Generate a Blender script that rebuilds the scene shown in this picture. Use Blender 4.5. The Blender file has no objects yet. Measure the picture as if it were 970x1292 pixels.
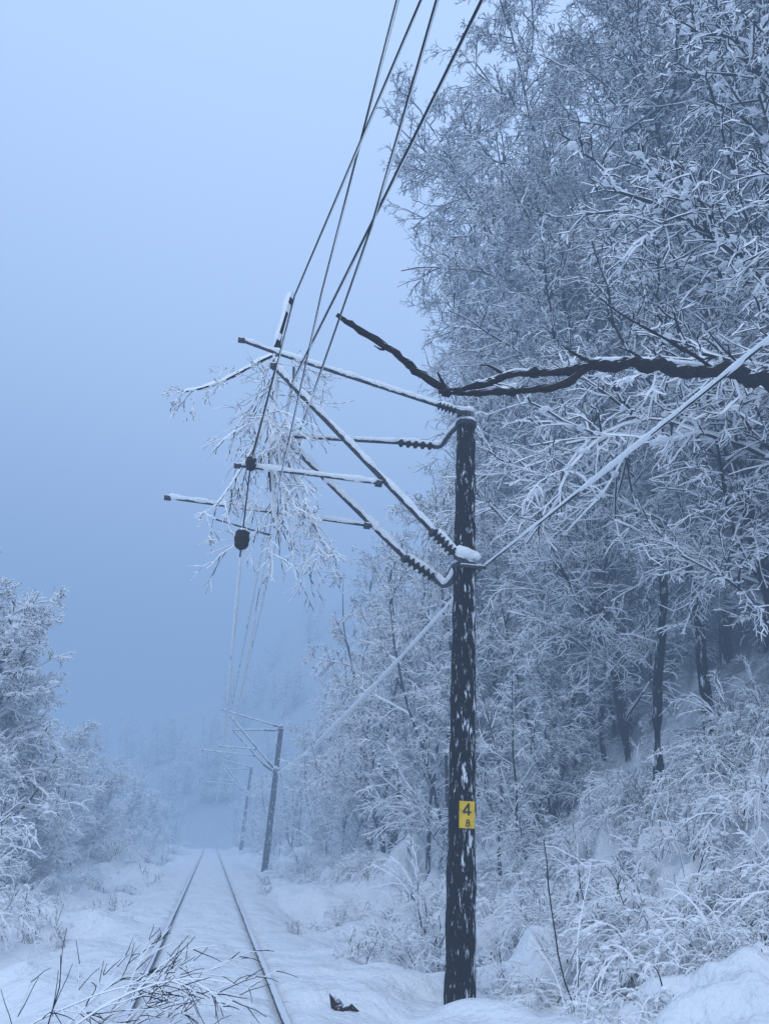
import bpy, math
import numpy as np
from mathutils import Vector, Matrix
scene=bpy.context.scene
COL=scene.collection
rng=np.random.default_rng(7)
try:
    scene.view_settings.view_transform='Standard'; scene.view_settings.look='None'; scene.view_settings.exposure=0
except Exception: pass

# ---------------------------------------------------------------- materials
def newmat(name):
    m=bpy.data.materials.new(name); m.use_nodes=True
    nt=m.node_tree; b=nt.nodes['Principled BSDF']; return m,nt,b
def N(nt,t,**kw):
    n=nt.nodes.new(t)
    for k,v in kw.items(): setattr(n,k,v)
    return n
def simple(name,col,rough=.7,metal=0,bump=0,bscale=30,var=0,spec=.5):
    m,nt,b=newmat(name)
    b.inputs['Base Color'].default_value=(*col,1); b.inputs['Roughness'].default_value=rough; b.inputs['Metallic'].default_value=metal
    b.inputs['Specular IOR Level'].default_value=spec
    tc=N(nt,'ShaderNodeTexCoord')
    if var:
        n=N(nt,'ShaderNodeTexNoise'); n.inputs['Scale'].default_value=bscale*.3; n.inputs['Detail'].default_value=2
        nt.links.new(tc.outputs['Object'],n.inputs['Vector'])
        r=N(nt,'ShaderNodeValToRGB')
        r.color_ramp.elements[0].color=(*[c*(1-var) for c in col],1); r.color_ramp.elements[0].position=.3
        r.color_ramp.elements[1].color=(*[min(1,c*(1+var)) for c in col],1); r.color_ramp.elements[1].position=.7
        nt.links.new(n.outputs['Fac'],r.inputs[0]); nt.links.new(r.outputs[0],b.inputs['Base Color'])
    if bump:
        n=N(nt,'ShaderNodeTexNoise'); n.inputs['Scale'].default_value=bscale; n.inputs['Detail'].default_value=6
        nt.links.new(tc.outputs['Object'],n.inputs['Vector'])
        bp=N(nt,'ShaderNodeBump'); bp.inputs['Strength'].default_value=bump; bp.inputs['Distance'].default_value=.05
        nt.links.new(n.outputs['Fac'],bp.inputs['Height']); nt.links.new(bp.outputs[0],b.inputs['Normal'])
    return m
def diffuse(name,col,var=0,scale=2):
    """plain matt surface for the very many fine twigs"""
    m=bpy.data.materials.new(name); m.use_nodes=True; nt=m.node_tree; nt.nodes.remove(nt.nodes['Principled BSDF'])
    d=N(nt,'ShaderNodeBsdfDiffuse'); d.inputs[0].default_value=(*col,1); nt.links.new(d.outputs[0],nt.nodes['Material Output'].inputs[0])
    if var:
        tc=N(nt,'ShaderNodeTexCoord'); n=N(nt,'ShaderNodeTexNoise'); n.inputs['Scale'].default_value=scale; n.inputs['Detail'].default_value=1
        nt.links.new(tc.outputs['Object'],n.inputs['Vector']); r=N(nt,'ShaderNodeValToRGB')
        r.color_ramp.elements[0].color=(*[c*(1-var) for c in col],1); r.color_ramp.elements[0].position=.35
        r.color_ramp.elements[1].color=(*[min(1,c*(1+var)) for c in col],1); r.color_ramp.elements[1].position=.65
        nt.links.new(n.outputs['Fac'],r.inputs[0]); nt.links.new(r.outputs[0],d.inputs[0])
    return m
def snowy(name,dark,stretch=(1,1,1),scale=6,thr=.5,topw=.6,soft=.05,dvar=.5,spec=.2,bump=.6,irr=0):
    """dark base with wind-blown snow stuck on in patches and lying on upward faces"""
    m,nt,b=newmat(name); L=nt.links
    b.inputs['Specular IOR Level'].default_value=spec
    tc=N(nt,'ShaderNodeTexCoord'); mp=N(nt,'ShaderNodeMapping'); mp.inputs['Scale'].default_value=stretch
    L.new(tc.outputs['Object'],mp.inputs[0])
    n=N(nt,'ShaderNodeTexNoise'); n.inputs['Scale'].default_value=scale; n.inputs['Detail'].default_value=6; n.inputs['Roughness'].default_value=.68
    L.new(mp.outputs[0],n.inputs['Vector'])
    g=N(nt,'ShaderNodeNewGeometry'); sx=N(nt,'ShaderNodeSeparateXYZ'); L.new(g.outputs['Normal'],sx.inputs[0])
    mu=N(nt,'ShaderNodeMath',operation='MULTIPLY_ADD'); L.new(sx.outputs['Z'],mu.inputs[0]); mu.inputs[1].default_value=topw; L.new(n.outputs['Fac'],mu.inputs[2])
    src=mu.outputs[0]
    if irr:
        ni=N(nt,'ShaderNodeTexNoise'); ni.inputs['Scale'].default_value=1.7; ni.inputs['Detail'].default_value=2; L.new(tc.outputs['Object'],ni.inputs['Vector'])
        mi_=N(nt,'ShaderNodeMath',operation='MULTIPLY_ADD'); L.new(ni.outputs['Fac'],mi_.inputs[0]); mi_.inputs[1].default_value=irr; L.new(src,mi_.inputs[2])
        ms=N(nt,'ShaderNodeMath',operation='SUBTRACT'); L.new(mi_.outputs[0],ms.inputs[0]); ms.inputs[1].default_value=irr*.5; src=ms.outputs[0]
        mw=N(nt,'ShaderNodeMath',operation='MULTIPLY_ADD'); L.new(sx.outputs['X'],mw.inputs[0]); mw.inputs[1].default_value=.05; L.new(src,mw.inputs[2]); src=mw.outputs[0]
    mr=N(nt,'ShaderNodeMapRange'); L.new(src,mr.inputs[0]); mr.inputs[1].default_value=thr-soft; mr.inputs[2].default_value=thr+soft
    n2=N(nt,'ShaderNodeTexNoise'); n2.inputs['Scale'].default_value=scale*4; n2.inputs['Detail'].default_value=5; L.new(mp.outputs[0],n2.inputs['Vector'])
    r=N(nt,'ShaderNodeValToRGB'); r.color_ramp.elements[0].position=.35; r.color_ramp.elements[1].position=.65
    r.color_ramp.elements[0].color=(*[c*(1-dvar) for c in dark],1); r.color_ramp.elements[1].color=(*[c*(1+dvar) for c in dark],1)
    L.new(n2.outputs['Fac'],r.inputs[0])
    mx=N(nt,'ShaderNodeMix',data_type='RGBA'); L.new(mr.outputs[0],mx.inputs['Factor']); L.new(r.outputs[0],mx.inputs['A']); mx.inputs['B'].default_value=(.8,.83,.87,1)
    L.new(mx.outputs['Result'],b.inputs['Base Color']); b.inputs['Roughness'].default_value=.8
    ad=N(nt,'ShaderNodeMath',operation='ADD'); L.new(mr.outputs[0],ad.inputs[0]); L.new(n2.outputs['Fac'],ad.inputs[1])
    bp=N(nt,'ShaderNodeBump'); bp.inputs['Strength'].default_value=bump; bp.inputs['Distance'].default_value=.02
    L.new(ad.outputs[0],bp.inputs['Height']); L.new(bp.outputs[0],b.inputs['Normal'])
    return m
M_snow=diffuse('snow_on_branches',(.91,.92,.93))
M_snowcap=simple('snow_cap',(.88,.90,.91),.7,bump=.4,bscale=25,spec=.2)
M_twig=diffuse('twig_bark',(.024,.021,.021),.45,1.0)
M_bark=snowy('tree_bark',(.016,.013,.012),(3,3,.8),2.2,.60,.35)
M_dbark=snowy('dark_wet_trunk',(.010,.007,.005),(3,3,.8),2.6,.60,.35)
M_pole=snowy('tarred_wood_pole',(.010,.0055,.004),(4,4,1.0),5.0,.585,.2,.03,dvar=.8,bump=.9,irr=.17)
M_limb=snowy('wet_bark',(.017,.007,.004),(1.2,4,4),2.6,.84,.6,.06,dvar=.9,bump=1)
M_steel=snowy('galvanised_steel',(.06,.062,.066),(1,1,1),9,.64,.5)
M_ins=snowy('glazed_brown_insulator',(.014,.008,.006),(1,1,1),12,.72,.4,spec=.4)
M_wire=simple('copper_wire',(.018,.019,.021),.6,spec=.2)
M_rail=snowy('rusty_rail_steel',(.040,.034,.030),(3,.5,3),2,.72,.45,.08)
M_yel=simple('yellow_enamel',(.68,.44,.012),.6,var=.25,bscale=25,spec=.3)
M_blk=simple('black_paint',(.01,.01,.01),.5)
M_wood=snowy('broken_wood',(.030,.014,.009),(1,1,1),9,.80,.5)

m,nt,b=newmat('ground_snow'); L=nt.links
tc=N(nt,'ShaderNodeTexCoord')
n1=N(nt,'ShaderNodeTexNoise'); n1.inputs['Scale'].default_value=1.6; n1.inputs['Detail'].default_value=6; n1.inputs['Roughness'].default_value=.5
n2=N(nt,'ShaderNodeTexNoise'); n2.inputs['Scale'].default_value=14; n2.inputs['Detail'].default_value=5
L.new(tc.outputs['Object'],n1.inputs['Vector']); L.new(tc.outputs['Object'],n2.inputs['Vector'])
bp1=N(nt,'ShaderNodeBump'); bp1.inputs['Strength'].default_value=.85; bp1.inputs['Distance'].default_value=.32; L.new(n1.outputs['Fac'],bp1.inputs['Height'])
bp2=N(nt,'ShaderNodeBump'); bp2.inputs['Strength'].default_value=.6; bp2.inputs['Distance'].default_value=.055; L.new(n2.outputs['Fac'],bp2.inputs['Height']); L.new(bp1.outputs[0],bp2.inputs['Normal'])
L.new(bp2.outputs[0],b.inputs['Normal'])
sp=N(nt,'ShaderNodeSeparateXYZ'); L.new(tc.outputs['Object'],sp.inputs[0])
mr=N(nt,'ShaderNodeMapRange'); L.new(sp.outputs['X'],mr.inputs[0]); mr.inputs[1].default_value=8; mr.inputs[2].default_value=14
n3=N(nt,'ShaderNodeTexNoise'); n3.inputs['Scale'].default_value=2.8; n3.inputs['Detail'].default_value=8; n3.inputs['Roughness'].default_value=.7; L.new(tc.outputs['Object'],n3.inputs['Vector'])
th=N(nt,'ShaderNodeMapRange'); L.new(n3.outputs['Fac'],th.inputs[0]); th.inputs[1].default_value=.38; th.inputs[2].default_value=.52
mm=N(nt,'ShaderNodeMath',operation='MULTIPLY'); L.new(mr.outputs[0],mm.inputs[0]); L.new(th.outputs[0],mm.inputs[1])
mx=N(nt,'ShaderNodeMix',data_type='RGBA'); L.new(mm.outputs[0],mx.inputs['Factor']); mx.inputs['A'].default_value=(.90,.91,.92,1); mx.inputs['B'].default_value=(.08,.08,.08,1)
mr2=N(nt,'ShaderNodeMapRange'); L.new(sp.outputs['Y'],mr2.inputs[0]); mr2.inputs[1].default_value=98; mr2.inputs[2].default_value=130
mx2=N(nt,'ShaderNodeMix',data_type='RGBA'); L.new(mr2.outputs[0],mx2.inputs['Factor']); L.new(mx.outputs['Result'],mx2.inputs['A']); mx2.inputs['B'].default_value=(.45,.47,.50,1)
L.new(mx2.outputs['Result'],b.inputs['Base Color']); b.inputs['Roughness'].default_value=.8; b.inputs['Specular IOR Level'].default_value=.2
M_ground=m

# ---------------------------------------------------------------- mesh helpers
def link(o,parent=None):
    COL.objects.link(o)
    if parent is not None: o.parent=parent
    return o
def tag(o,label,cat,group=None):
    o['label']=label; o['category']=cat
    if group: o['group']=group
    return o
def empty(name,loc=(0,0,0)):
    o=bpy.data.objects.new(name,None); o.empty_display_size=.3; o.location=loc; COL.objects.link(o); return o
def mesh_np(name,V,Fq,mats,mi=None,smooth=False):
    me=bpy.data.meshes.new(name)
    V=np.asarray(V,dtype=np.float32); Fq=np.asarray(Fq,dtype=np.int32)
    me.vertices.add(len(V)); me.vertices.foreach_set('co',V.ravel())
    me.loops.add(Fq.size); me.loops.foreach_set('vertex_index',Fq.ravel())
    me.polygons.add(len(Fq)); me.polygons.foreach_set('loop_start',np.arange(len(Fq),dtype=np.int32)*4)
    if mi is not None: me.polygons.foreach_set('material_index',np.asarray(mi,dtype=np.int32))
    me.polygons.foreach_set('use_smooth',np.full(len(Fq),smooth))
    for mt in mats: me.materials.append(mt)
    me.update(calc_edges=True); me.validate()
    return me
def norm(v): return v/np.maximum(np.linalg.norm(v,axis=-1,keepdims=True),1e-9)
class Acc:
    def __init__(s): s.V=[];s.F=[];s.M=[];s.n=0
    def add(s,V,F,M): s.V.append(V); s.F.append(F+s.n); s.M.append(M); s.n+=len(V)
    def mesh(s,name,mats,smooth=False): return mesh_np(name,np.concatenate(s.V),np.concatenate(s.F),mats,np.concatenate(s.M),smooth)
def frames(P):
    T=np.gradient(P,axis=1); T=norm(T)
    up=np.array([0.02,0.05,1.0])
    S=np.cross(T,up[None,None,:]); S=norm(S); U=np.cross(S,T)
    return T,S,U
def twigs(acc,P,R,SN,bm=0,sm=1,paste=.30):
    """diamond section branches: bark underneath, snow lying on top and pasted by wind on some flanks"""
    n,k,_=P.shape; rl=np.random.default_rng(n*7+k)
    T,S,U=frames(P)
    r=R[...,None]; sn=SN[...,None]*rl.uniform(.55,1.45,SN.shape)[...,None]
    b=P-U*r; rt=P+S*(r+sn*.42)-U*r*.45; tp=P+U*(r+sn); lf=P-S*(r+sn*.42)-U*r*.45
    V=np.stack([b,rt,tp,lf],axis=2).reshape(-1,3)
    base=(np.arange(n)[:,None]*k+np.arange(k-1)[None,:])*4
    F=[];M=[]
    for j in range(4):
        j2=(j+1)%4
        F.append(np.stack([base+j,base+j2,base+4+j2,base+4+j],axis=-1).reshape(-1,4))
        M.append(np.full(base.size,sm) if j in(1,2) else np.where(rl.uniform(0,1,base.size)<paste,sm,bm))
    acc.add(V,np.concatenate(F),np.concatenate(M))
def blobs(acc,C,R,r,mi=1,flat=.6):
    """irregular lumps of snow caught on branches"""
    C=np.asarray(C); n=len(C); ph=np.radians([4,50,95,140,176]); th=np.arange(6)/6*2*math.pi
    d=np.stack([np.sin(ph)[:,None]*np.cos(th),np.sin(ph)[:,None]*np.sin(th),np.cos(ph)[:,None]*np.ones(6)*flat],-1).reshape(-1,3)
    V=C[:,None,:]+d[None]*(R[:,None]*r.uniform(.6,1.4,(n,30)))[...,None]*np.stack([r.uniform(.6,1.7,n),r.uniform(.6,1.7,n),np.ones(n)],-1)[:,None,:]
    f=np.array([[i*6+j,(i+1)*6+j,(i+1)*6+(j+1)%6,i*6+(j+1)%6] for i in range(4) for j in range(6)])
    F=(f[None]+np.arange(n)[:,None,None]*30).reshape(-1,4); acc.add(V.reshape(-1,3),F,np.full(len(F),mi))
def pick(r,P,k):
    i=r.integers(0,P.shape[0],k); j=r.integers(1,P.shape[1],k); return P[i,j]
def tube(acc,pts,rads,n=10,mi=0,cap=True,offs=0,jit=0,flat=1.0):
    P=np.array(pts,float)[None]; R=np.array(rads,float)
    if R.ndim==0: R=np.full(P.shape[1],float(R))
    T,S,U=frames(P)
    a=np.arange(n)/n*2*math.pi
    rr=R[None,:,None]*(1+jit*rng.uniform(-1,1,(1,P.shape[1],n)))
    V=P[:,:,None,:]+S[:,:,None,:]*(np.cos(a)*rr)[...,None]+U[:,:,None,:]*(np.sin(a)*rr*flat)[...,None]+U[:,:,None,:]*offs
    k=P.shape[1]; V=V.reshape(-1,3)
    F=[]
    for i in range(k-1):
        for j in range(n): F.append([i*n+j,i*n+(j+1)%n,(i+1)*n+(j+1)%n,(i+1)*n+j])
    if cap:
        c0=len(V); V=np.vstack([V,P[0,0]+U[0,0]*offs,P[0,-1]+U[0,-1]*offs])
        for j in range(0,n,2):
            F.append([c0,(j+2)%n,(j+1)%n,j]); o=(k-1)*n
            F.append([c0+1,o+j,o+(j+1)%n,o+(j+2)%n])
    F=np.array(F); acc.add(V,F,np.full(len(F),mi))
def dens(pts,step=.15,jit=0):
    pts=np.array(pts,float); out=[]
    for i in range(len(pts)-1):
        n=max(1,int(np.linalg.norm(pts[i+1]-pts[i])/step))
        for j in range(n): out.append(pts[i]+(pts[i+1]-pts[i])*j/n)
    out.append(pts[-1]); out=np.array(out)
    if jit: out[1:-1]+=rng.normal(0,jit,(len(out)-2,3))
    return out
def smoothpath(pts,it=2):
    p=np.array(pts,float)
    for _ in range(it):
        q=[p[0]]
        for i in range(len(p)-1): q.append(p[i]*.75+p[i+1]*.25); q.append(p[i]*.25+p[i+1]*.75)
        q.append(p[-1]); p=np.array(q)
    return p

# ---------------------------------------------------------------- branching
def grow(r,start,d,L,nseg,wander,bend):
    n=len(start); P=np.zeros((n,nseg+1,3)); P[:,0]=start; d=norm(d)
    for i in range(nseg):
        P[:,i+1]=P[:,i]+d*(L/nseg)[:,None]
        d=norm(d+r.normal(0,wander,(n,3))+np.array([0,0,bend]))
    return P
def spawn(r,P,L,k,t0,t1,a0,a1,ratio,taper,flat=0):
    n,s1,_=P.shape; idx=np.repeat(np.arange(n),k)
    t=r.uniform(t0,t1,len(idx)); f=t*(s1-1); i=np.minimum(f.astype(int),s1-2); fr=(f-i)[:,None]
    A=P[idx,i];B=P[idx,i+1]; pos=A+(B-A)*fr; T=norm(B-A)
    v=r.normal(0,1,(len(idx),3)); v[:,2]*=(1-flat)
    v=norm(v-(v*T).sum(1,keepdims=True)*T)
    a=np.radians(r.uniform(a0,a1,len(idx)))[:,None]
    return pos,np.cos(a)*T+np.sin(a)*v,L[idx]*ratio*(1-taper*t)*r.uniform(.65,1.3,len(idx)),t
def lin(r0,n,s1,tip=.4):
    r0=np.asarray(r0,float)*np.ones(n); return r0[:,None]*np.linspace(1,tip,s1)[None]
def make_tree(seed,H=22,tr=.2,n1=46,l1=5.2,k2=9,k3=6,k4=3,snow=1.0,t0=.12,twr=1.0,bend1=-.02,stems=1,a1=(45,75),lean=.05,wand=.07,bark=None,paste=.28,nb=0,rb=.06):
    r=np.random.default_rng(seed)
    tk=Acc(); cr=Acc()
    st=r.normal(0,.25*(stems>1),(stems,3)); st[:,2]=-.6
    dd=np.zeros((stems,3)); dd[:,2]=1; dd[:,:2]=r.normal(0,lean if stems==1 else .22,(stems,2))
    TL=H*r.uniform(.8,1,stems) if stems>1 else np.array([H])
    P0=grow(r,st,dd,TL+.6,16,wand,.04)
    for i in range(stems): tube(tk,P0[i],tr*np.linspace(1.15,.12,17)*r.uniform(.8,1.1),8,0,cap=False,jit=.08)
    p,d,l,t=spawn(r,P0,np.full(stems,l1),n1//stems,t0,1.0,a1[0],a1[1],1,.62)
    d[:,2]+=.15
    P1=grow(r,p,d,l,7,.13,bend1)
    twigs(tk,P1,lin(.038*(1-.6*t),len(P1),8,.25),np.full((len(P1),8),.034*snow),0,1,paste*.5)
    p,d,l,_=spawn(r,P1,l,k2,.12,1,30,70,.45,.35,.4)
    P2=grow(r,p,d,l,5,.18,-.06); l2=l
    twigs(cr,P2,lin(.011*twr,len(P2),6,.5),lin(.029*snow,len(P2),6,.7),0,1,paste)
    p,d,l,_=spawn(r,P2,l2,k3,.1,1,25,65,.50,.3,.3)
    P3=grow(r,p,d,l,3,.24,-.15); l3=l
    twigs(cr,P3,lin(.0055*twr,len(P3),4,.6),lin(.020*snow,len(P3),4,.7),0,1,paste)
    if k4:
        p,d,l,_=spawn(r,P3,l3,k4,.15,1,30,70,.52,.3,.2)
        P4=grow(r,p,d,l,2,.30,-.20)
        twigs(cr,P4,lin(.004*twr,len(P4),3,.6),lin(.016*snow,len(P4),3,.7),0,1,paste)
    if nb: blobs(cr,pick(r,P2,nb)+[0,0,.012],r.uniform(.35,1.2,nb)*rb,r)
    return tk.mesh('tree_trunk',[bark or M_bark,M_snow]),cr.mesh('tree_crown',[M_twig,M_snow])
TALL=[make_tree(s,H=23,tr=.14,n1=66,l1=5.2,k2=13,k3=7,k4=3,t0=.06,nb=1500,rb=.048) for s in (11,12,13)]
FARV=[make_tree(s,H=21,tr=.14,n1=52,l1=5.0,k2=10,k3=7,k4=0,snow=1.9,twr=1.7,paste=.3,t0=.06) for s in (14,15)]
MULTI=[make_tree(s,H=11,tr=.075,n1=60,l1=3.2,stems=5,k2=10,k3=7,k4=3,a1=(30,70),twr=.8,t0=.08,nb=700,rb=.048) for s in (21,22)]
RIME=[make_tree(s,H=9,tr=.10,n1=75,l1=3.0,k2=10,k3=7,k4=2,snow=1.5,twr=.7,t0=.04,a1=(40,80),paste=.5,bend1=-.08,nb=1500,rb=.08) for s in (31,32)]
HEAVY=[make_tree(41,H=17,tr=.13,l1=5.0,snow=1.55,n1=56,k2=12,k3=7,k4=3,bend1=-.06,twr=.9,paste=.3,nb=4200,rb=.07)]
SLIM=[make_tree(s,H=14,tr=.14,l1=2.4,n1=16,k2=7,k3=5,k4=3,t0=.6,lean=.02,wand=.12,twr=.8,bark=M_dbark) for s in (43,44)]
def make_shrub(seed,H=1.9,ns=16,snow=1.0,spread=.55,bend=-.12,r0=.009,k1=9,k2=5,base=.16,paste=.25,nb=0,rb=.04):
    r=np.random.default_rng(seed); a=Acc()
    st=r.normal(0,base,(ns,3)); st[:,2]=-.15
    d=r.normal(0,spread,(ns,3)); d[:,2]=1
    l=H*r.uniform(.45,1.2,ns)
    P=grow(r,st,d,l,8,.08,bend); twigs(a,P,lin(r0,ns,9,.5),np.full((ns,9),.018*snow),0,1,paste)
    Pb=P
    if k1:
        p,d,l,_=spawn(r,P,l,k1,.2,1,20,55,.38,.35)
        P1=grow(r,p,d,l,4,.15,bend*.8); twigs(a,P1,lin(r0*.6,len(P1),5,.6),lin(.014*snow,len(P1),5,.7),0,1,paste)
        if k2:
            p,d,l,_=spawn(r,P1,l,k2,.15,1,25,60,.5,.3)
            P2=grow(r,p,d,l,3,.2,bend*.8); twigs(a,P2,lin(r0*.45,len(P2),4,.6),lin(.011*snow,len(P2),4,.7),0,1,paste)
            Pb=P1
    if nb: blobs(a,pick(r,Pb,nb)+[0,0,.01],r.uniform(.4,1.5,nb)*rb,r)
    return a.mesh('shrub',[M_twig,M_snow])
SHR=[make_shrub(51,bend=-.28,nb=140,rb=.04,k2=5),make_shrub(52,spread=.8,snow=1.1,bend=-.34,nb=200,rb=.048,k2=5),make_shrub(53,H=2.6,ns=22,spread=.45,bend=-.19,nb=110,rb=.04),make_shrub(54,H=1.7,ns=20,spread=.8,snow=1.2,bend=-.40,nb=340,rb=.055,k1=10,k2=5)]
TUFT=[make_shrub(56,H=1.1,ns=56,spread=.6,snow=1.1,bend=-.40,k1=2,k2=0,base=.24,r0=.004,paste=.15,nb=110,rb=.045),make_shrub(57,H=1.0,ns=50,spread=.9,snow=1.4,bend=-.45,k1=2,k2=0,base=.27,r0=.004,paste=.2,nb=200,rb=.06),make_shrub(58,H=1.5,ns=28,spread=.6,snow=1.0,bend=-.32,k1=5,k2=3,base=.22,r0=.005,paste=.15,nb=130,rb=.045)]
WEED=[make_shrub(61,H=.7,ns=6,snow=.4,spread=.35,bend=-.05,r0=.006,paste=.05),make_shrub(62,H=.9,ns=4,snow=.4,spread=.3,bend=-.08,r0=.006,paste=.05)]
WHIP=[make_shrub(64,H=2.6,ns=4,snow=.2,spread=.35,bend=-.10,r0=.009,k1=3,k2=0,paste=0),make_shrub(65,H=2.0,ns=3,snow=.2,spread=.45,bend=-.12,r0=.008,k1=4,k2=2,paste=0)]

# ---------------------------------------------------------------- ground
TX=.33   # track centre line
rs=np.random.default_rng(3)
WV=[(rs.uniform(0,2*math.pi),f*rs.uniform(.8,1.2),rs.uniform(0,6.28),f) for f in (.25,.25,.5,.5,.5,.9,.9,.9,1.8,1.8,1.8,3.2,3.2,3.2,3.2) for _ in range(2)]
def nz(x,y,lo=0,hi=99):
    z=0
    for a,f,p,fb in WV:
        if lo<=fb<=hi: z=z+np.sin((x*math.cos(a)+y*math.sin(a))*f*2+p+np.sin(x*f*1.3+p*2)*.8)/fb**.9*.12
    return z
def sst(a,b,x): t=np.clip((x-a)/(b-a),0,1); return t*t*(3-2*t)
def hgt(x,y):
    x=np.asarray(x,float); y=np.asarray(y,float); xt=x-TX
    z=np.full(np.broadcast(x,y).shape,-.048)
    ax=np.abs(xt)
    z=z+.03*np.exp(-(xt/.4)**2)
    z=z-.05*np.exp(-((ax-.75)/.08)**2)
    z=z-.38*sst(1.4,3.2,-xt)-.20*sst(1.2,2.6,xt)
    z=z+.10*np.maximum(0,-x-5)*sst(5,9,-x)
    s=np.maximum(0,x-4.6); z=z+.30*s+.72*np.maximum(0,x-6.9)*sst(6.5,8.5,x)*(1-.35*sst(12,20,x))
    # the bank eases off nearer the viewer's end of the cutting
    z=z-(1-sst(9.5,13.5,y))*.55*sst(5.5,8.5,x)*(1-sst(14,30,x))
    rough=sst(1.1,3,ax)
    near=sst(9,14,y)+(1-sst(4.5,6.0,x)); near=np.clip(near,.35,1)
    z=z+rough*nz(x,y)*.42*near+nz(x,y,1.5,4)*.15*sst(.76,1.0,ax)*(1-rough)+nz(x,y,1.5,4)*.12*(1-sst(.5,.75,ax))
    bk=sst(3.5,6,x)
    z=z+rough*.22*bk*nz(x*1.7,y*1.7)*near+bk*.16*np.maximum(0,nz(x*3.3,y*3.3,.5,2)*3)*(1-sst(14,30,x))
    z=z+.10*sst(2.2,3.5,-x)*np.maximum(0,nz(x*3.3,y*3.3,.5,2)*3)*(1-sst(8,14,-x))
    far=sst(105,215,y)*sst(-60,28,x)*50*(1-np.exp(-(xt/4)**2)*(1-sst(118,128,y))); z=z+far+sst(60,160,-x)*22
    return np.minimum(z,58+nz(x*.1,y*.1)*4)
def graded(a,b,fine0,fine1,step,gro):
    r=list(np.arange(fine0,fine1,step)); s=step; x=fine1
    while x<b: r.append(x); s*=gro; x+=s
    r.append(b); s=step; x=fine0-step; l=[]
    while x>a: l.append(x); s*=gro; x-=s
    l.append(a); return np.array(l[::-1]+r)
gx=graded(-260,260,-4,9,.06,1.035); gy=graded(-25,520,8,20,.08,1.018)
X,Yg=np.meshgrid(gx,gy); Zg=hgt(X,Yg)
V=np.stack([X,Yg,Zg],-1).reshape(-1,3); nx=len(gx); ny=len(gy)
i=(np.arange(ny-1)[:,None]*nx+np.arange(nx-1)[None]).ravel()
me=mesh_np('ground',V,np.stack([i,i+1,i+nx+1,i+nx],1),[M_ground],smooth=True)
g=link(bpy.data.objects.new('ground',me)); g['kind']='structure'
def H(x,y): return float(hgt(x,y))

# ---------------------------------------------------------------- sky and fog
sk,nt,b=newmat('misty_air'); nt.nodes.remove(b); out=nt.nodes['Material Output']
tr=N(nt,'ShaderNodeBsdfTransparent'); nt.links.new(tr.outputs[0],out.inputs['Surface'])
SIG=.0102
ab=N(nt,'ShaderNodeVolumeAbsorption'); ab.inputs['Color'].default_value=(0,0,0,1); ab.inputs['Density'].default_value=SIG
em=N(nt,'ShaderNodeEmission'); em.inputs['Color'].default_value=(.228,.380,.665,1); em.inputs['Strength'].default_value=SIG  # fog itself glows blue, standing in for daylight scattered in the mist
ad=N(nt,'ShaderNodeAddShader'); nt.links.new(ab.outputs[0],ad.inputs[0]); nt.links.new(em.outputs[0],ad.inputs[1]); nt.links.new(ad.outputs[0],out.inputs['Volume'])
x0,x1,y0,y1,z0,z1=-330,330,-60,600,-12,100
V=[(x0,y0,z0),(x1,y0,z0),(x1,y1,z0),(x0,y1,z0),(x0,y0,z1),(x1,y0,z1),(x1,y1,z1),(x0,y1,z1)]
me=mesh_np('sky',V,[[0,3,2,1],[4,5,6,7],[0,1,5,4],[1,2,6,5],[2,3,7,6],[3,0,4,7]],[sk])
s=link(bpy.data.objects.new('sky',me)); s['kind']='structure'
w=bpy.data.worlds.new('World'); scene.world=w; w.use_nodes=True; nt=w.node_tree
bg=nt.nodes['Background']; st=N(nt,'ShaderNodeTexSky'); st.sky_type='NISHITA'; st.sun_disc=False
st.sun_elevation=math.radians(52); st.sun_rotation=math.radians(210); st.air_density=1.5; st.dust_density=2
nt.links.new(st.outputs[0],bg.inputs[0]); bg.inputs[1].default_value=.06
bg2=N(nt,'ShaderNodeBackground'); bg2.inputs[0].default_value=(1.05,1.33,1.86,1); bg2.inputs[1].default_value=1.0
ad=N(nt,'ShaderNodeAddShader'); nt.links.new(bg.outputs[0],ad.inputs[0]); nt.links.new(bg2.outputs[0],ad.inputs[1])
nt.links.new(ad.outputs[0],nt.nodes['World Output'].inputs[0])
sl=bpy.data.lights.new('sun','SUN'); sl.energy=1.5; sl.angle=math.radians(30); sl.color=(.84,.92,1)
so=link(bpy.data.objects.new('sun',sl)); so.rotation_euler=(math.radians(38),0,math.radians(-30))

# ---------------------------------------------------------------- railway track
trk=empty('railway_track',(TX,0,0)); trk['kind']='structure'
for sx_ in (-.7525,.7525):
    a=Acc(); ys=np.concatenate([np.arange(-10,60,1.0),np.arange(60,122,5.0)])
    prof=[(-.03,0),(.03,0),(.036,-.008),(.036,-.035),(.009,-.05),(.009,-.13),(.07,-.15),(-.07,-.15),(-.009,-.13),(-.009,-.05),(-.036,-.035),(-.036,-.008)]
    n=len(prof); V=np.array([[sx_+px,y,pz] for y in ys for px,pz in prof])
    F=np.array([[i*n+j,i*n+(j+1)%n,(i+1)*n+(j+1)%n,(i+1)*n+j] for i in range(len(ys)-1) for j in range(n)])
    a.add(V,F,np.zeros(len(F),int)); link(bpy.data.objects.new('rail',a.mesh('rail',[M_rail])),trk)

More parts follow.
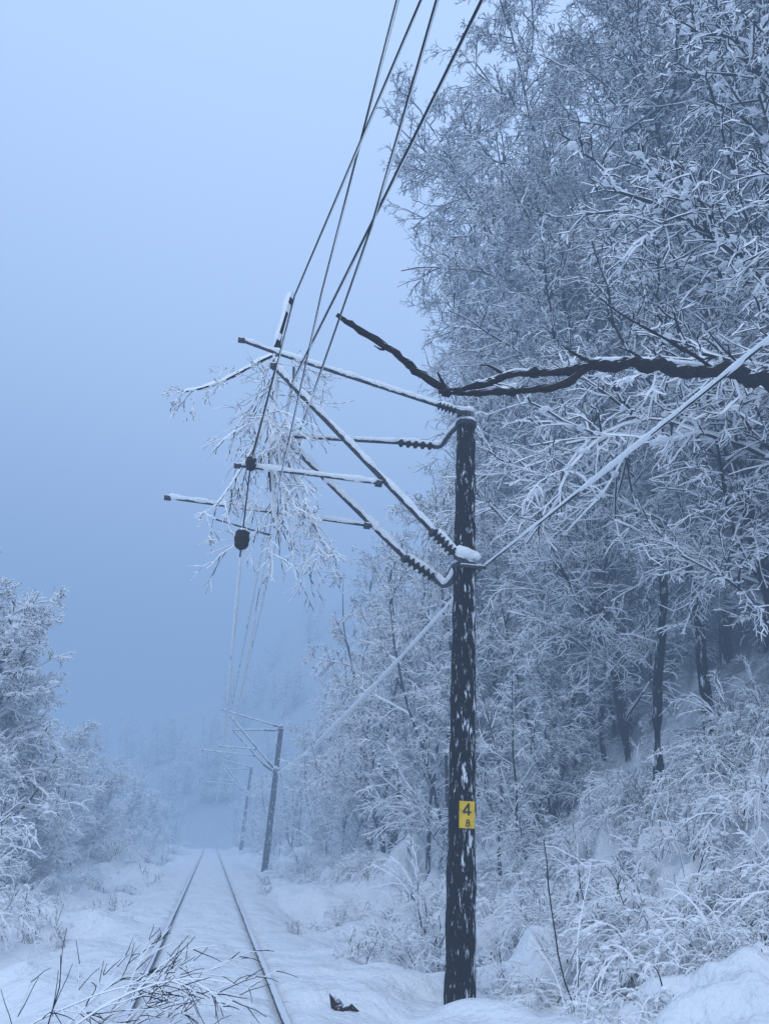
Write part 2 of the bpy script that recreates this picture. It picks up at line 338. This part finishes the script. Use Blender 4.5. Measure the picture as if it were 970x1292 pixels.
# ---------------------------------------------------------------- catenary mast
def insulator(acc,p,q,r=.055,n=7,mi=0):
    p=np.array(p,float);q=np.array(q,float); pts=[];rad=[]
    pts.append(p);rad.append(r*.45)
    for i in range(n):
        for t,k in ((.1,.45),(.3,1),(.55,.95),(.8,.42)):
            pts.append(p+(q-p)*((i+t)/n)); rad.append(r*k)
    pts.append(q);rad.append(r*.45)
    tube(acc,pts,rad,14,mi)
def part(name,acc,mats,parent,smooth=True):
    o=bpy.data.objects.new(name,acc.mesh(name,mats,smooth)); return link(o,parent)
def snowrib(acc,pts,r,th=.9,start=0,end=1):
    d=dens(pts,.05); n=len(d); d=d[int(n*start):int(n*end)]
    k=np.convolve(rng.uniform(.2,1.5,len(d)+4),np.ones(5)/5,'valid')
    k[0]*=.3;k[-1]*=.3
    tube(acc,d,r*k*1.0,8,0,offs=r*th,flat=.95,jit=.15)
mx_,my_=3.42,10.74
mast=empty('catenary_mast',(mx_,my_,-.3))
def loc(p): return (p[0]-mx_,p[1]-my_,p[2]+.3)
def LP(ps): return [loc(p) for p in ps]
a=Acc(); zz=np.linspace(-.8,8.45,60); tube(a,[( .16*(z/8.4),0,z) for z in zz],[.198-.045*z/8.4+ .005*math.sin(z*9)+rng.normal(0,.002) for z in zz],20,0,jit=.035)
pole=part('pole',a,[M_pole],mast)
a=Acc(); tube(a,[(.16,0,8.44),(.16,0,8.5),(.16,0,8.56)],[.155,.14,.05],12,0,jit=.1); part('snow_cap',a,[M_snowcap],pole)
def bracket(z,xx,rr,parts,ribs):
    a=Acc(); sc=Acc()
    tube(a,LP([(xx,my_,z-.06),(xx,my_,z+.06)]),rr,18,0); tube(a,LP([(xx,my_,z-.025),(xx,my_,z+.025)]),rr+.012,18,0)
    for p,r in parts: tube(a,LP(p),r,10,0)
    for p,r in ribs: snowrib(sc,LP(p),r)
    br=part('bracket',a,[M_steel],mast); part('snow_cap',sc,[M_snowcap],br)
up=smoothpath([(3.50,10.95,8.05),(3.42,11.3,8.02),(3.40,11.6,7.97),(3.25,11.62,7.96)])
bracket(7.98,3.575,.165,[(up,.04),([(3.55,10.55,8.08),(3.34,10.56,8.10)],.045)],[(up,.065),([(3.68,10.58,8.12),(3.34,10.58,8.13)],.06)])
lw=smoothpath([(3.50,10.95,5.52),(3.50,11.3,5.42),(3.45,11.62,5.42),(3.28,11.62,5.55)])
bracket(5.5,3.53,.185,[(lw,.045),([(3.52,10.55,5.47),(3.34,10.56,5.58)],.05),([(3.40,10.5,5.42),(3.78,10.5,5.42)],.03),([(3.6,10.74,5.5),(3.80,10.74,5.5)],.05)],[(lw,.075),([(3.72,10.55,5.52),(3.30,10.56,5.60)],.08)])
def cantilever(T,D,R,y,insT,insD,extra=()):
    a=Acc(); sc=Acc(); ia=Acc(); ib=Acc()
    f=lambda q:loc((q[0],y,q[1]))
    Ti=[f(q) for q in T]; Di=[f(q) for q in D]; Ri=[f(q) for q in R]
    tube(a,Ti,.030,12,0); tube(a,Di,.040,12,0); tube(a,Ri,.022,10,0)
    for e in extra: tube(a,[f(q) for q in e],.018,8,0)
    for q,rr in ((Ti[0],.05),(Di[0],.06),(Di[-1],.07),(Ri[0],.045),(Ri[-1],.06)):
        q=np.array(q); tube(a,[q-[.05,0,0],q+[.05,0,0]],rr,10,0)
    snowrib(sc,Ti,.058,.58); snowrib(sc,Di,.072,.58); snowrib(sc,Ri,.050,.58)
    insulator(ia,f(insT[0]),f(insT[1]),.075,5); insulator(ib,f(insD[0]),f(insD[1]),.09,6)
    snowrib(sc,[f(insT[0]),f(insT[1])],.058,1.0); snowrib(sc,[f(insD[0]),f(insD[1])],.064,1.1)
    c=part('cantilever',a,[M_steel],mast); part('snow_cap',sc,[M_snowcap],c)
    part('insulator',ia,[M_ins],c); part('insulator',ib,[M_ins],c)
    return c
cantilever([(-.19,8.87),(.35,8.73),(3.05,8.16)],[(.35,8.48),(2.98,5.94)],[(-.02,6.66),(2.12,6.64)],10.58,[(3.05,8.16),(3.36,8.10)],[(2.98,5.94),(3.32,5.62)],
  [[(.35,8.73),(.35,8.40)],[(.70,8.12),(.66,8.66)]])
cantilever([(.62,7.79),(2.62,7.94)],[(.70,7.72),(2.78,5.85)],[(-1.05,6.45),(2.14,6.34)],11.6,[(2.62,7.94),(3.26,7.96)],[(2.78,5.85),(3.28,5.55)],
  [[(-.3,6.18),(.6,6.0)],[(.95,7.8),(.90,7.5)]])
for c in [o for o in mast.children if o.name.startswith('cantilever')]: c['label']='snow-topped steel tube cantilever on ribbed insulators'
tag(mast,'dark tarred wooden railway mast with two snow-covered cantilevers and yellow plate','railway mast','masts carrying the overhead line along the track')

def copytree(o,parent=None):
    n=o.copy(); COL.objects.link(n)
    if parent is not None: n.parent=parent
    for ch in o.children: copytree(ch,n)
    return n
for (x,y,z,rz,sc_) in ((3.40,49.1,-.35,0,.97),(3.35,88,-.05,0,1.0)):
    n=copytree(mast); n.location=(x,y,z); n.rotation_euler=(0,math.radians(.9),rz); n.scale=(sc_,)*3
    n['label']='snow-covered wooden railway mast with cantilevers fading into the fog'

# number plate
def boxat(acc,w,h,y0,y1,cx=0,cz=0,ang=0,mi=0):
    c,s_=math.cos(ang),math.sin(ang)
    V=[]
    for yy in (y0,y1):
        for sx_,sz in((-1,-1),(1,-1),(1,1),(-1,1)):
            px,pz=sx_*w/2,sz*h/2; V.append((cx+px*c-pz*s_,yy,cz+px*s_+pz*c))
    acc.add(np.array(V),np.array([[0,3,2,1],[4,5,6,7],[0,1,5,4],[1,2,6,5],[2,3,7,6],[3,0,4,7]]),np.full(6,mi))
pl=Acc(); boxat(pl,.205,.335,0,-.012)
plate=part('number_plate',pl,[M_yel],mast,False)
plate.location=(.050,-.20,2.25); plate.rotation_euler=(0,math.radians(1.1),math.radians(-12)); plate['label']='yellow number plate reading 4 over 8'
nb=Acc()   # figure 4
boxat(nb,.024,.150,-.0135,-.0155,.022,.065)
boxat(nb,.110,.024,-.0135,-.0157,.000,.030)
boxat(nb,.024,.128,-.0135,-.0159,-.014,.082,-.62)
part('number',nb,[M_blk],plate,False)
nb=Acc()   # figure 8
for cz,rr in ((-.082,.018),(-.119,.022)):
    ts=np.linspace(0,2*math.pi,19)[:-1]; k=len(ts)
    V=np.array([(.012+math.cos(t)*q,-.0145,cz+math.sin(t)*q) for q in (rr-.007,rr+.007) for t in ts])
    V[:,1]-=.0002 if cz<-.1 else 0
    nb.add(V,np.array([[j,(j+1)%k,k+(j+1)%k,k+j] for j in range(k)]),np.zeros(k,int))
part('number',nb,[M_blk],plate,False)

# ---------------------------------------------------------------- wires
def wire(pts,r,label,name='overhead_wire',snow=1.0,sag=0,mat=None):
    P=np.array(pts,float); out=[]
    for i in range(len(P)-1):
        L_=np.linalg.norm(P[i+1]-P[i]); n=max(2,int(L_/.3))
        for j in range(n):
            t=j/n; q=P[i]+(P[i+1]-P[i])*t; q=q-np.array([0,0,1])*sag*(L_/38)**2*4*t*(1-t); out.append(q)
    out.append(P[-1]); out=np.array(out)
    a=Acc(); tube(a,out,r,8,0)
    o=bpy.data.objects.new(name,a.mesh(name,[M_wire],True)); link(o)
    tag(o,label,'overhead wire','overhead wires above the track')
    k=np.convolve(rng.uniform(.4,1.6,len(out)+2),np.ones(3)/3,'valid')*(1+.9*sst(9,14,out[:,1]))
    s_=Acc(); tube(s_,out+np.array([.75*r,0,0]),r*1.25*snow*k,8,0,offs=r*.4,flat=.9,jit=.1); part('snow_cap',s_,[M_snowcap],o)
    return o
wire([(3.3,-20,7.0),(.93,3.22,6.6),(.43,6.53,6.72),(.18,10.50,6.70)],.0075,'thin dark contact wire with snow running to steel cantilever')
wire([(.165,10.6,5.25),(.40,49,5.75),(.40,88,5.9),(.3,128,6.0)],.010,'thin snow-dusted contact wire hanging low along the track',sag=.5,snow=1.3)
wire([(2.2,-20,6.6),(.78,3.26,6.6),(.70,6.53,6.8),(.60,11.6,6.4),(.60,11.7,6.3),(.73,49,6.2),(.7,88,6.3),(.5,128,6.3)],.0075,'thin dark contact wire dusted with snow above the track',sag=.25,snow=1.2)
wire([(1.6,-20,8.4),(1.23,3.97,7.8),(1.20,6.62,7.88),(.90,11.6,7.84),(.75,50,7.5),(.7,89,7.7),(.6,128,7.8)],.011,'dark stranded messenger wire slung between the masts',sag=.35)
wire([(4.6,-20,8.6),(1.58,3.89,7.8),(1.20,6.62,7.93),(.66,10.6,8.20),(.5,49,8.0),(.5,88,8.2),(.5,128,8.2)],.013,'thick dark messenger wire crossing another above the track',sag=.35)
hw=empty('hanging_insulator',(.17,10.45,6.7))
def o_(p): return (p[0]-.17,p[1]-10.45,p[2]-6.7)
a=Acc(); tube(a,[o_(q) for q in dens([(.40,10.5,8.5),(.17,10.45,6.72),(.165,10.45,5.5),(.165,10.6,5.25)],.3)],.011,8,0); part('rod',a,[M_wire],hw)
for c,h,r_ in (((.165,10.45,5.46),.16,.105),((.175,10.45,6.66),.12,.08)):
    a=Acc(); ts=np.linspace(-1,1,11); tube(a,[o_((c[0],c[1],c[2]+t*h)) for t in ts],[max(.25,(1-abs(t)**3.2)**.5)*r_*(1+.06*math.cos(t*22)) for t in ts],16,0); part('insulator',a,[M_ins],hw)
tag(hw,'dark rounded insulators hanging on a rod beneath the cantilevers','insulator')
pc=[(4.25,-28,5.6),(4.25,4.6,5.5),(3.78,10.7,5.46),(3.72,49,5.1),(3.7,88,5.4),(3.8,128,5.5)]
P=[]
for i in range(len(pc)-1):
    A_=np.array(pc[i]);B_=np.array(pc[i+1]); L_=np.linalg.norm(B_-A_); n=int(L_/.2)
    for j in range(n):
        t=j/n; q=A_+(B_-A_)*t; q[2]-=.35*(L_/38)**2*4*t*(1-t); P.append(q)
P.append(np.array(pc[-1])); P=np.array(P)
a=Acc(); tube(a,P,.014,8,0); cb=bpy.data.objects.new('feeder_cable',a.mesh('feeder_cable',[M_wire],True)); link(cb)
tag(cb,'thick snow-coated cable strung along the slope side of masts','cable')
a=Acc(); k=np.convolve(rng.uniform(.6,1.4,len(P)+4),np.ones(5)/5,'valid')*(1+1.8*sst(11,24,P[:,1])); tube(a,P,.026*k,8,0,offs=.014,jit=.14); part('snow_cap',a,[M_snowcap],cb)

# ---------------------------------------------------------------- broken dark limb
a=Acc()
def br_(pts,r0,r1,n=12,it=2,w=.0):
    p=smoothpath(pts,it); p=dens(p,.06); m_=len(p)
    j=rng.normal(0,1,(m_+4,3)); j=np.stack([np.convolve(j[:,c],np.ones(5)/5,'valid') for c in range(3)],1)*np.minimum(1,np.minimum(np.arange(m_),np.arange(m_)[::-1])/4)[:,None]
    R=np.linspace(r0,r1,m_)*(1+.11*rng.normal(0,1,m_))
    for q in rng.integers(2,max(3,m_-2),max(1,m_//8)): R[q]*=1.3
    tube(a,p+j*r0*.5,R,n,0,jit=.2); return p
y=8.5
main=br_([(11.6,9.8,7.6),(9.8,9.0,8.0),(7.57,y,8.08),(6.4,y,8.07),(5.39,y,8.0),(4.75,y,7.86),(4.4,y,7.70)],.15,.075)
br_([(4.75,y,7.86),(4.2,y,7.62),(3.58,y,7.55),(3.01,y,7.24),(2.57,y,7.08)],.06,.036)
br_([(4.6,y,7.78),(4.3,y,7.50),(4.0,y,7.37),(3.25,y,7.16),(2.50,y,7.08)],.055,.034)
br_([(2.66,y,7.06),(2.5,y,7.14),(2.13,y,7.42),(1.69,y,7.72),(1.3,y,7.9),(1.09,y,8.06)],.058,.034)
br_([(2.75,y,7.12),(2.6,y,7.16),(2.45,y-.1,7.32)],.04,.012,it=1)
br_([(4.75,y,7.9),(4.5,y,8.0),(4.28,y,8.14)],.03,.008,it=1)
br_([(1.8,y,7.66),(1.72,y,7.60),(1.60,y-.05,7.62)],.02,.006,it=1)
br_([(5.6,y,8.02),(5.4,y-.05,8.16),(5.15,y-.05,8.2)],.025,.008,it=1)
br_([(3.4,y,7.5),(3.2,y-.05,7.58),(3.05,y-.05,7.56)],.018,.006,it=1)
br_([(6.7,y,8.1),(6.0,y-.1,8.4),(5.2,y-.1,8.75),(4.8,y,9.2)],.03,.007)
br_([(7.4,y,8.1),(6.9,y-.1,8.3),(6.6,y-.1,8.7)],.025,.007)
sn=Acc()
for pts,r in (([(9.8,9,8.14),(7.57,y,8.20),(6.4,y,8.18),(5.39,y,8.10),(4.75,y,7.96)],.034),([(2.5,y,7.18),(2.13,y,7.47),(1.69,y,7.77),(1.3,y,7.95)],.018),([(4.2,y,7.69),(3.58,y,7.61),(3.01,y,7.30)],.018)):
    snowrib(sn,pts,r,0)
lm=bpy.data.objects.new('broken_branch',a.mesh('broken_branch',[M_limb],False)); link(lm); part('snow_cap',sn,[M_snowcap],lm)
tag(lm,'thick dark wet broken limb hanging across the overhead wires','branch')

# ---------------------------------------------------------------- snowy treetop caught on cantilever
r=np.random.default_rng(8); a=Acc(); y=11.0
def q_(x,z,dy=0): f=1.063; return (.19+(x-.19)*f,y+dy,1.6+(z-1.6)*f)
main=smoothpath([q_(.52,9.75),q_(.42,9.1),q_(.36,8.6),q_(.42,7.75),q_(.40,6.9,-.1),q_(.52,6.0,-.1),q_(.6,5.6,-.1)],2)
M1=main[None]; twigs(a,M1,np.linspace(.055,.010,len(main))[None],np.full((1,len(main)),.035),0,1,.4)
side=smoothpath([q_(.36,8.55),q_(.05,8.30),q_(-.3,7.98),q_(-.61,7.78),q_(-1.0,7.62)],2)
twigs(a,side[None],np.linspace(.034,.010,len(side))[None],np.full((1,len(side)),.035),0,1,.4)
side2=smoothpath([q_(.40,7.6),q_(.25,7.0,-.1),q_(.0,6.3,-.15),q_(-.25,5.8,-.15)],2)
side3=smoothpath([q_(.40,7.4),q_(.65,6.8,-.1),q_(.95,6.1,-.15),q_(1.25,5.5,-.15)],2)
side4=smoothpath([q_(.40,7.5),q_(.5,6.9,-.15),q_(.68,6.1,-.2),q_(.88,5.2,-.2)],2)
for s_ in (side2,side3,side4): twigs(a,s_[None],np.linspace(.020,.007,len(s_))[None],np.full((1,len(s_)),.024),0,1,.4)
def droop(P,k,t0,t1,ratio,L,a0,a1,bend,n,rr,sn,wander=.11):
    p,d,l,_=spawn(r,P,L,k,t0,t1,a0,a1,ratio,.2,.1); Q=grow(r,p,d,l,n,wander,bend); twigs(a,Q,lin(rr,len(Q),n+1,.5),lin(sn,len(Q),n+1,.8),0,1,.4); return Q,l
Q1,l1=droop(M1,34,.25,1,.29,np.array([4.4]),30,75,-.12,8,.007,.012)
Q1b,l1b=droop(side[None],10,.3,1,.38,np.array([1.6]),20,75,-.12,8,.005,.010)
Q1c,l1c=droop(np.stack([side2,side3,side4]),12,.15,1,.38,np.array([2.2,2.2,2.2]),20,60,-.08,8,.005,.011)
Q1=np.concatenate([Q1,Q1b,Q1c]); l1=np.concatenate([l1,l1b,l1c])
Q2,l2=droop(Q1,6,.15,1,.42,l1,25,55,-.06,5,.004,.0085)
Q3,_=droop(Q2,2,.2,1,.45,l2,25,55,-.05,3,.0035,.0075)
o=bpy.data.objects.new('fallen_treetop',a.mesh('fallen_treetop',[M_twig,M_snow])); link(o)
tag(o,'snow-coated broken treetop with fine twigs draped over the cantilevers','branch')

# ---------------------------------------------------------------- fallen brush across the track
for k_,(seed,base,dirs,Ls) in enumerate([(71,(-1.25,7.5,-.2),[(1,.2,.85),(1,.3,.55),(1,0,1.0),(1.2,.1,.32),(1,.3,.16),(.8,.1,.9)],[2.0,2.1,1.9,2.5,2.3,1.6]),(72,(-.8,8.2,-.2),[(.6,.3,.9),(1,.2,.4),(.8,.2,.7),(1,.1,.2)],[1.3,1.6,1.5,1.8])]):
    r=np.random.default_rng(seed); a=Acc(); n=len(dirs)
    P=grow(r,np.array([base]*n)+r.normal(0,.20,(n,3))*[1,1,.3],np.array(dirs,float),np.array(Ls),10,.08,-.09)
    twigs(a,P,lin(.010,n,11,.4),lin(.004,n,11,.6),0,1,.0)
    p,d,l,_=spawn(r,P,np.array(Ls),10,.2,1,20,50,.38,.3); Q=grow(r,p,d,l,6,.10,-.07); twigs(a,Q,lin(.0052,len(Q),7,.5),lin(.002,len(Q),7,.6),0,1,0)
    p,d,l,_=spawn(r,Q,l,3,.2,1,20,45,.5,.3); Q=grow(r,p,d,l,3,.10,-.06); twigs(a,Q,lin(.0036,len(Q),4,.6),lin(.001,len(Q),4,.6),0,0,0)
    o=bpy.data.objects.new('fallen_branch',a.mesh('fallen_branch',[M_twig,M_snow])); link(o)
    tag(o,'fallen leafless branches lying across the snow-covered rails','branch')
zb=H(1.76,9.75)-.02
a=Acc(); tube(a,[(1.74,9.72,zb-.3),(1.76,9.75,zb+.0),(1.73,9.8,zb+.09),(1.66,9.83,zb+.16)],[.07,.08,.055,.012],9,0,jit=.3); tube(a,[(1.77,9.75,zb+.0),(1.88,9.75,zb+.05),(1.98,9.8,zb-.02)],[.045,.035,.02],8,0,jit=.3)
o=bpy.data.objects.new('broken_stump',a.mesh('broken_stump',[M_wood])); link(o); tag(o,'splintered dark brown wood stub half buried in snow','stump')

# ---------------------------------------------------------------- trees
def place(mesh,x,y,s=1,rz=None,name='tree',label='bare deciduous tree coated in snow on the wooded slope',group='snow-covered trees on the slope',tilt=(0,0),z=None):
    e=empty(name,(x,y,(H(x,y) if z is None else z))); e.scale=(s,s,s)
    e.rotation_euler=(tilt[0],tilt[1],rng.uniform(0,6.28) if rz is None else rz)
    for nm,me in zip(('trunk','crown'),mesh):
        o=bpy.data.objects.new(nm,me); link(o,e)
    tag(e,label,'tree',group)
    return e
rng=np.random.default_rng(101)
big=[(10.1,18.3,1.12,0),(10.7,13.0,.95,1),(12.5,17,1.05,2),(10.8,22.5,1.0,1),(14.5,13,1.0,0),(13,22,1.05,2),(17,18,1.05,1),(11.8,27,.9,0),(15.5,26,.95,1),(12.5,32,.8,2),(10.8,25.5,.85,2),(14,8.5,.9,1),(11.6,16.2,.9,2),(9.7,17.6,.78,1),(9.9,20.5,.84,2),(12.8,14.4,.85,0)]
for x,y,s,v in big: place(TALL[v],x,y,s,tilt=(rng.normal(0,.03),rng.normal(-.02,.02)))
for x,y,s,v in [(19,23,1.0,0),(18,10,.95,1),(21,16,1.1,0),(22,30,1.0,1),(17,32,.9,0)]: place(FARV[v],x,y,s)
place(HEAVY[0],11.4,11.0,1.15,rz=1.0,label='bare tree with thick clumps of snow on its branches')
place(HEAVY[0],13.6,11.6,1.2,rz=3.4,label='bare tree with thick clumps of snow on its branches')
for x,y,s,v,rz,tx,ty in [(8.8,15.0,.95,0,2.2,0,-.12),(9.9,14.6,.9,1,2,0,-.10)]:
    place(SLIM[v],x,y,s,rz=rz,tilt=(tx,ty),label='slim dark leaning trunk with a snowy top on the slope')
for x,y,s,v in [(7.0,24,.95,0),(6.6,29,1.0,1),(8.2,27,.9,0),(7.2,35,.95,1),(6.8,41,.85,0),(8.5,38,.95,1),(6.6,48,.8,0),(8.5,46,.95,1),(7.5,55,.85,0),(6.4,62,.75,1),(8.6,19.2,.66,1),(7.4,19.5,.58,0),(7.8,21.5,.9,1),(12,15,.6,0),(13.5,19,.7,1),(10.5,23,.8,0),(15,16,.6,0),(11.5,20,1.0,0),(9.8,18.6,.75,1),(5.4,68,.6,0),(5.6,76,.65,1),(5.2,84,.6,0),(5.6,93,.6,1),(7.2,88,.9,0)]:
    place(MULTI[v],x,y,s,label='multi-stemmed bare tree covered in snow beside the line')
for i in range(28):
    y=rng.uniform(34,95); x=rng.uniform(9,14+y*.30); place(FARV[i%2],x,y,rng.uniform(.5,.85)*(1 if y<60 else .85))
for i in range(90):
    y=rng.uniform(108,180); x=rng.uniform(-34,34)
    if abs(x)<4: y=max(y,134)
    place(MULTI[i%2],x,y,rng.uniform(.55,.9),label='snow-coated tree on a distant hillside dimmed by fog',group='trees on the distant hillside')
LL='rime-white leafless tree on the low side of the railway'; LG='snow-covered trees on the low side of the railway'
for x,y,s,v in [(-6.4,25,.90,0),(-5.6,27,.62,1),(-8.4,27,1.0,1),(-5.3,23,.45,1),(-9.5,23,1.0,0),(-7.4,31,.80,1),(-11,31,1.05,0),(-6.2,37,.55,0),(-5.6,44,.5,1),(-7.6,43,.75,0),(-9.6,38,.95,1),(-6.5,52,.6,1),(-8.6,56,.75,0),(-6.0,66,.6,0),(-13,42,1.1,1),(-12,52,1,0),(-8.5,70,.8,1),(-12,66,1,1),(-5.6,78,.6,0),(-9,86,.9,1),(-5.2,92,.6,1)]:
    place(RIME[v],x,y,s,label=LL,group=LG)

def shrub(me,x,y,s,name='shrub',label='bare shrub bent under fresh snow on the bank',group='snow-laden shrubs on the bank',cat='shrub',dz=-.02,rz=None):
    o=bpy.data.objects.new(name,me); o.location=(x,y,H(x,y)+dz); o.scale=(s,s,s*rng.uniform(.8,1.15)); o.rotation_euler=(0,0,rng.uniform(0,6.28) if rz is None else rz); link(o); tag(o,label,cat,group)
for i in range(84):
    y=13.0+rng.uniform(0,1)**1.5*52; x=rng.uniform(5.2,11) if y<20 else rng.uniform(4.0,9)
    shrub(SHR[int(rng.integers(0,4))],x,y,rng.uniform(.5,.95))
for i in range(44):
    y=rng.uniform(9.3,15); x=rng.uniform(5.0,11.5)
    shrub(SHR[[3,1,3,0][i%4]],x,y,rng.uniform(.4,.8))
for x,y,s,k in [(7.0,10.0,.6,3),(8.0,11.0,.7,3),(6.2,9.9,.5,1),(8.5,11.6,.8,1),(7.4,9.5,.55,1),(8.1,10.1,.6,3),(5.4,9.7,.45,3),(5.8,10.6,.6,3),(7.6,11.7,.7,3),(6.7,9.4,.45,3),(7.6,10.0,.6,3),(6.1,9.3,.4,1)]: shrub(SHR[k],x,y,s)
for i in range(80):
    y=8.8+rng.uniform(0,1)**1.3*16; x=rng.uniform(3.9,10.5)
    if y<11.3 and x<4.4: x+=1.2
    shrub(TUFT[int(rng.integers(0,3))],x,y,rng.uniform(.4,.8),'grass_tuft','tall grass and brush flattened under heavy snow','snow-flattened brush on the bank','grass')
for x,y,s,k in [(4.3,15.5,.8,2),(3.6,17,.7,0),(3.3,20,.6,0),(4.7,10.9,.5,3)]: shrub(SHR[k],x,y,s)
for x,y,s,k in [(4.6,9.9,1,0),(6.0,11.0,1,1),(7.4,12.0,1.1,0)]:
    shrub(WHIP[k],x,y,s,'sapling','thin dark arching saplings rising from the snowy bank','thin saplings on the bank','sapling')
for i in range(80):
    y=rng.uniform(13,75); x=-rng.uniform(2.0,9) if y>22 else -rng.uniform(2.6,7); shrub((SHR+TUFT)[int(rng.integers(0,6))],x,y,rng.uniform(.3,.75),label='low snowy shrub on the flat verge',group='snow-laden shrubs on the verge')
for x,y in [(-2.4,17),(-2.2,24),(-2.9,20.5),(-3.3,15.5),(-1.9,30),(1.9,17),(2.4,22),(2.6,13.2),(2.1,28),(2.4,34),(-3.8,18),(-2.9,27),(-1.9,14.5),(-2.7,16),(-1.8,20)]:
    shrub(WEED[int(rng.integers(0,2))],x,y,rng.uniform(.7,1.2),'dry_weed','dry weed stalks poking through the snow','dry weeds beside the track','weed')

# ---------------------------------------------------------------- camera
a_=math.radians(10.9);p_=math.radians(23);r_=math.radians(2)
fw=Vector((math.sin(a_),math.cos(a_),0));R0=Vector((math.cos(a_),-math.sin(a_),0));Zv=Vector((0,0,1))
Fd=fw*math.cos(p_)+Zv*math.sin(p_);U0=Zv*math.cos(p_)-fw*math.sin(p_)
Rr=R0*math.cos(r_)+U0*math.sin(r_);Uu=U0*math.cos(r_)-R0*math.sin(r_)
cam=bpy.data.cameras.new('camera'); co=link(bpy.data.objects.new('camera',cam))
mt=Matrix((Rr,Uu,-Fd)).transposed().to_4x4(); mt.translation=Vector((.19,0,1.6)); co.matrix_world=mt
cam.sensor_fit='VERTICAL'; cam.sensor_height=36; cam.lens=36*976/1292; cam.clip_start=.05; cam.clip_end=2000
scene.camera=co
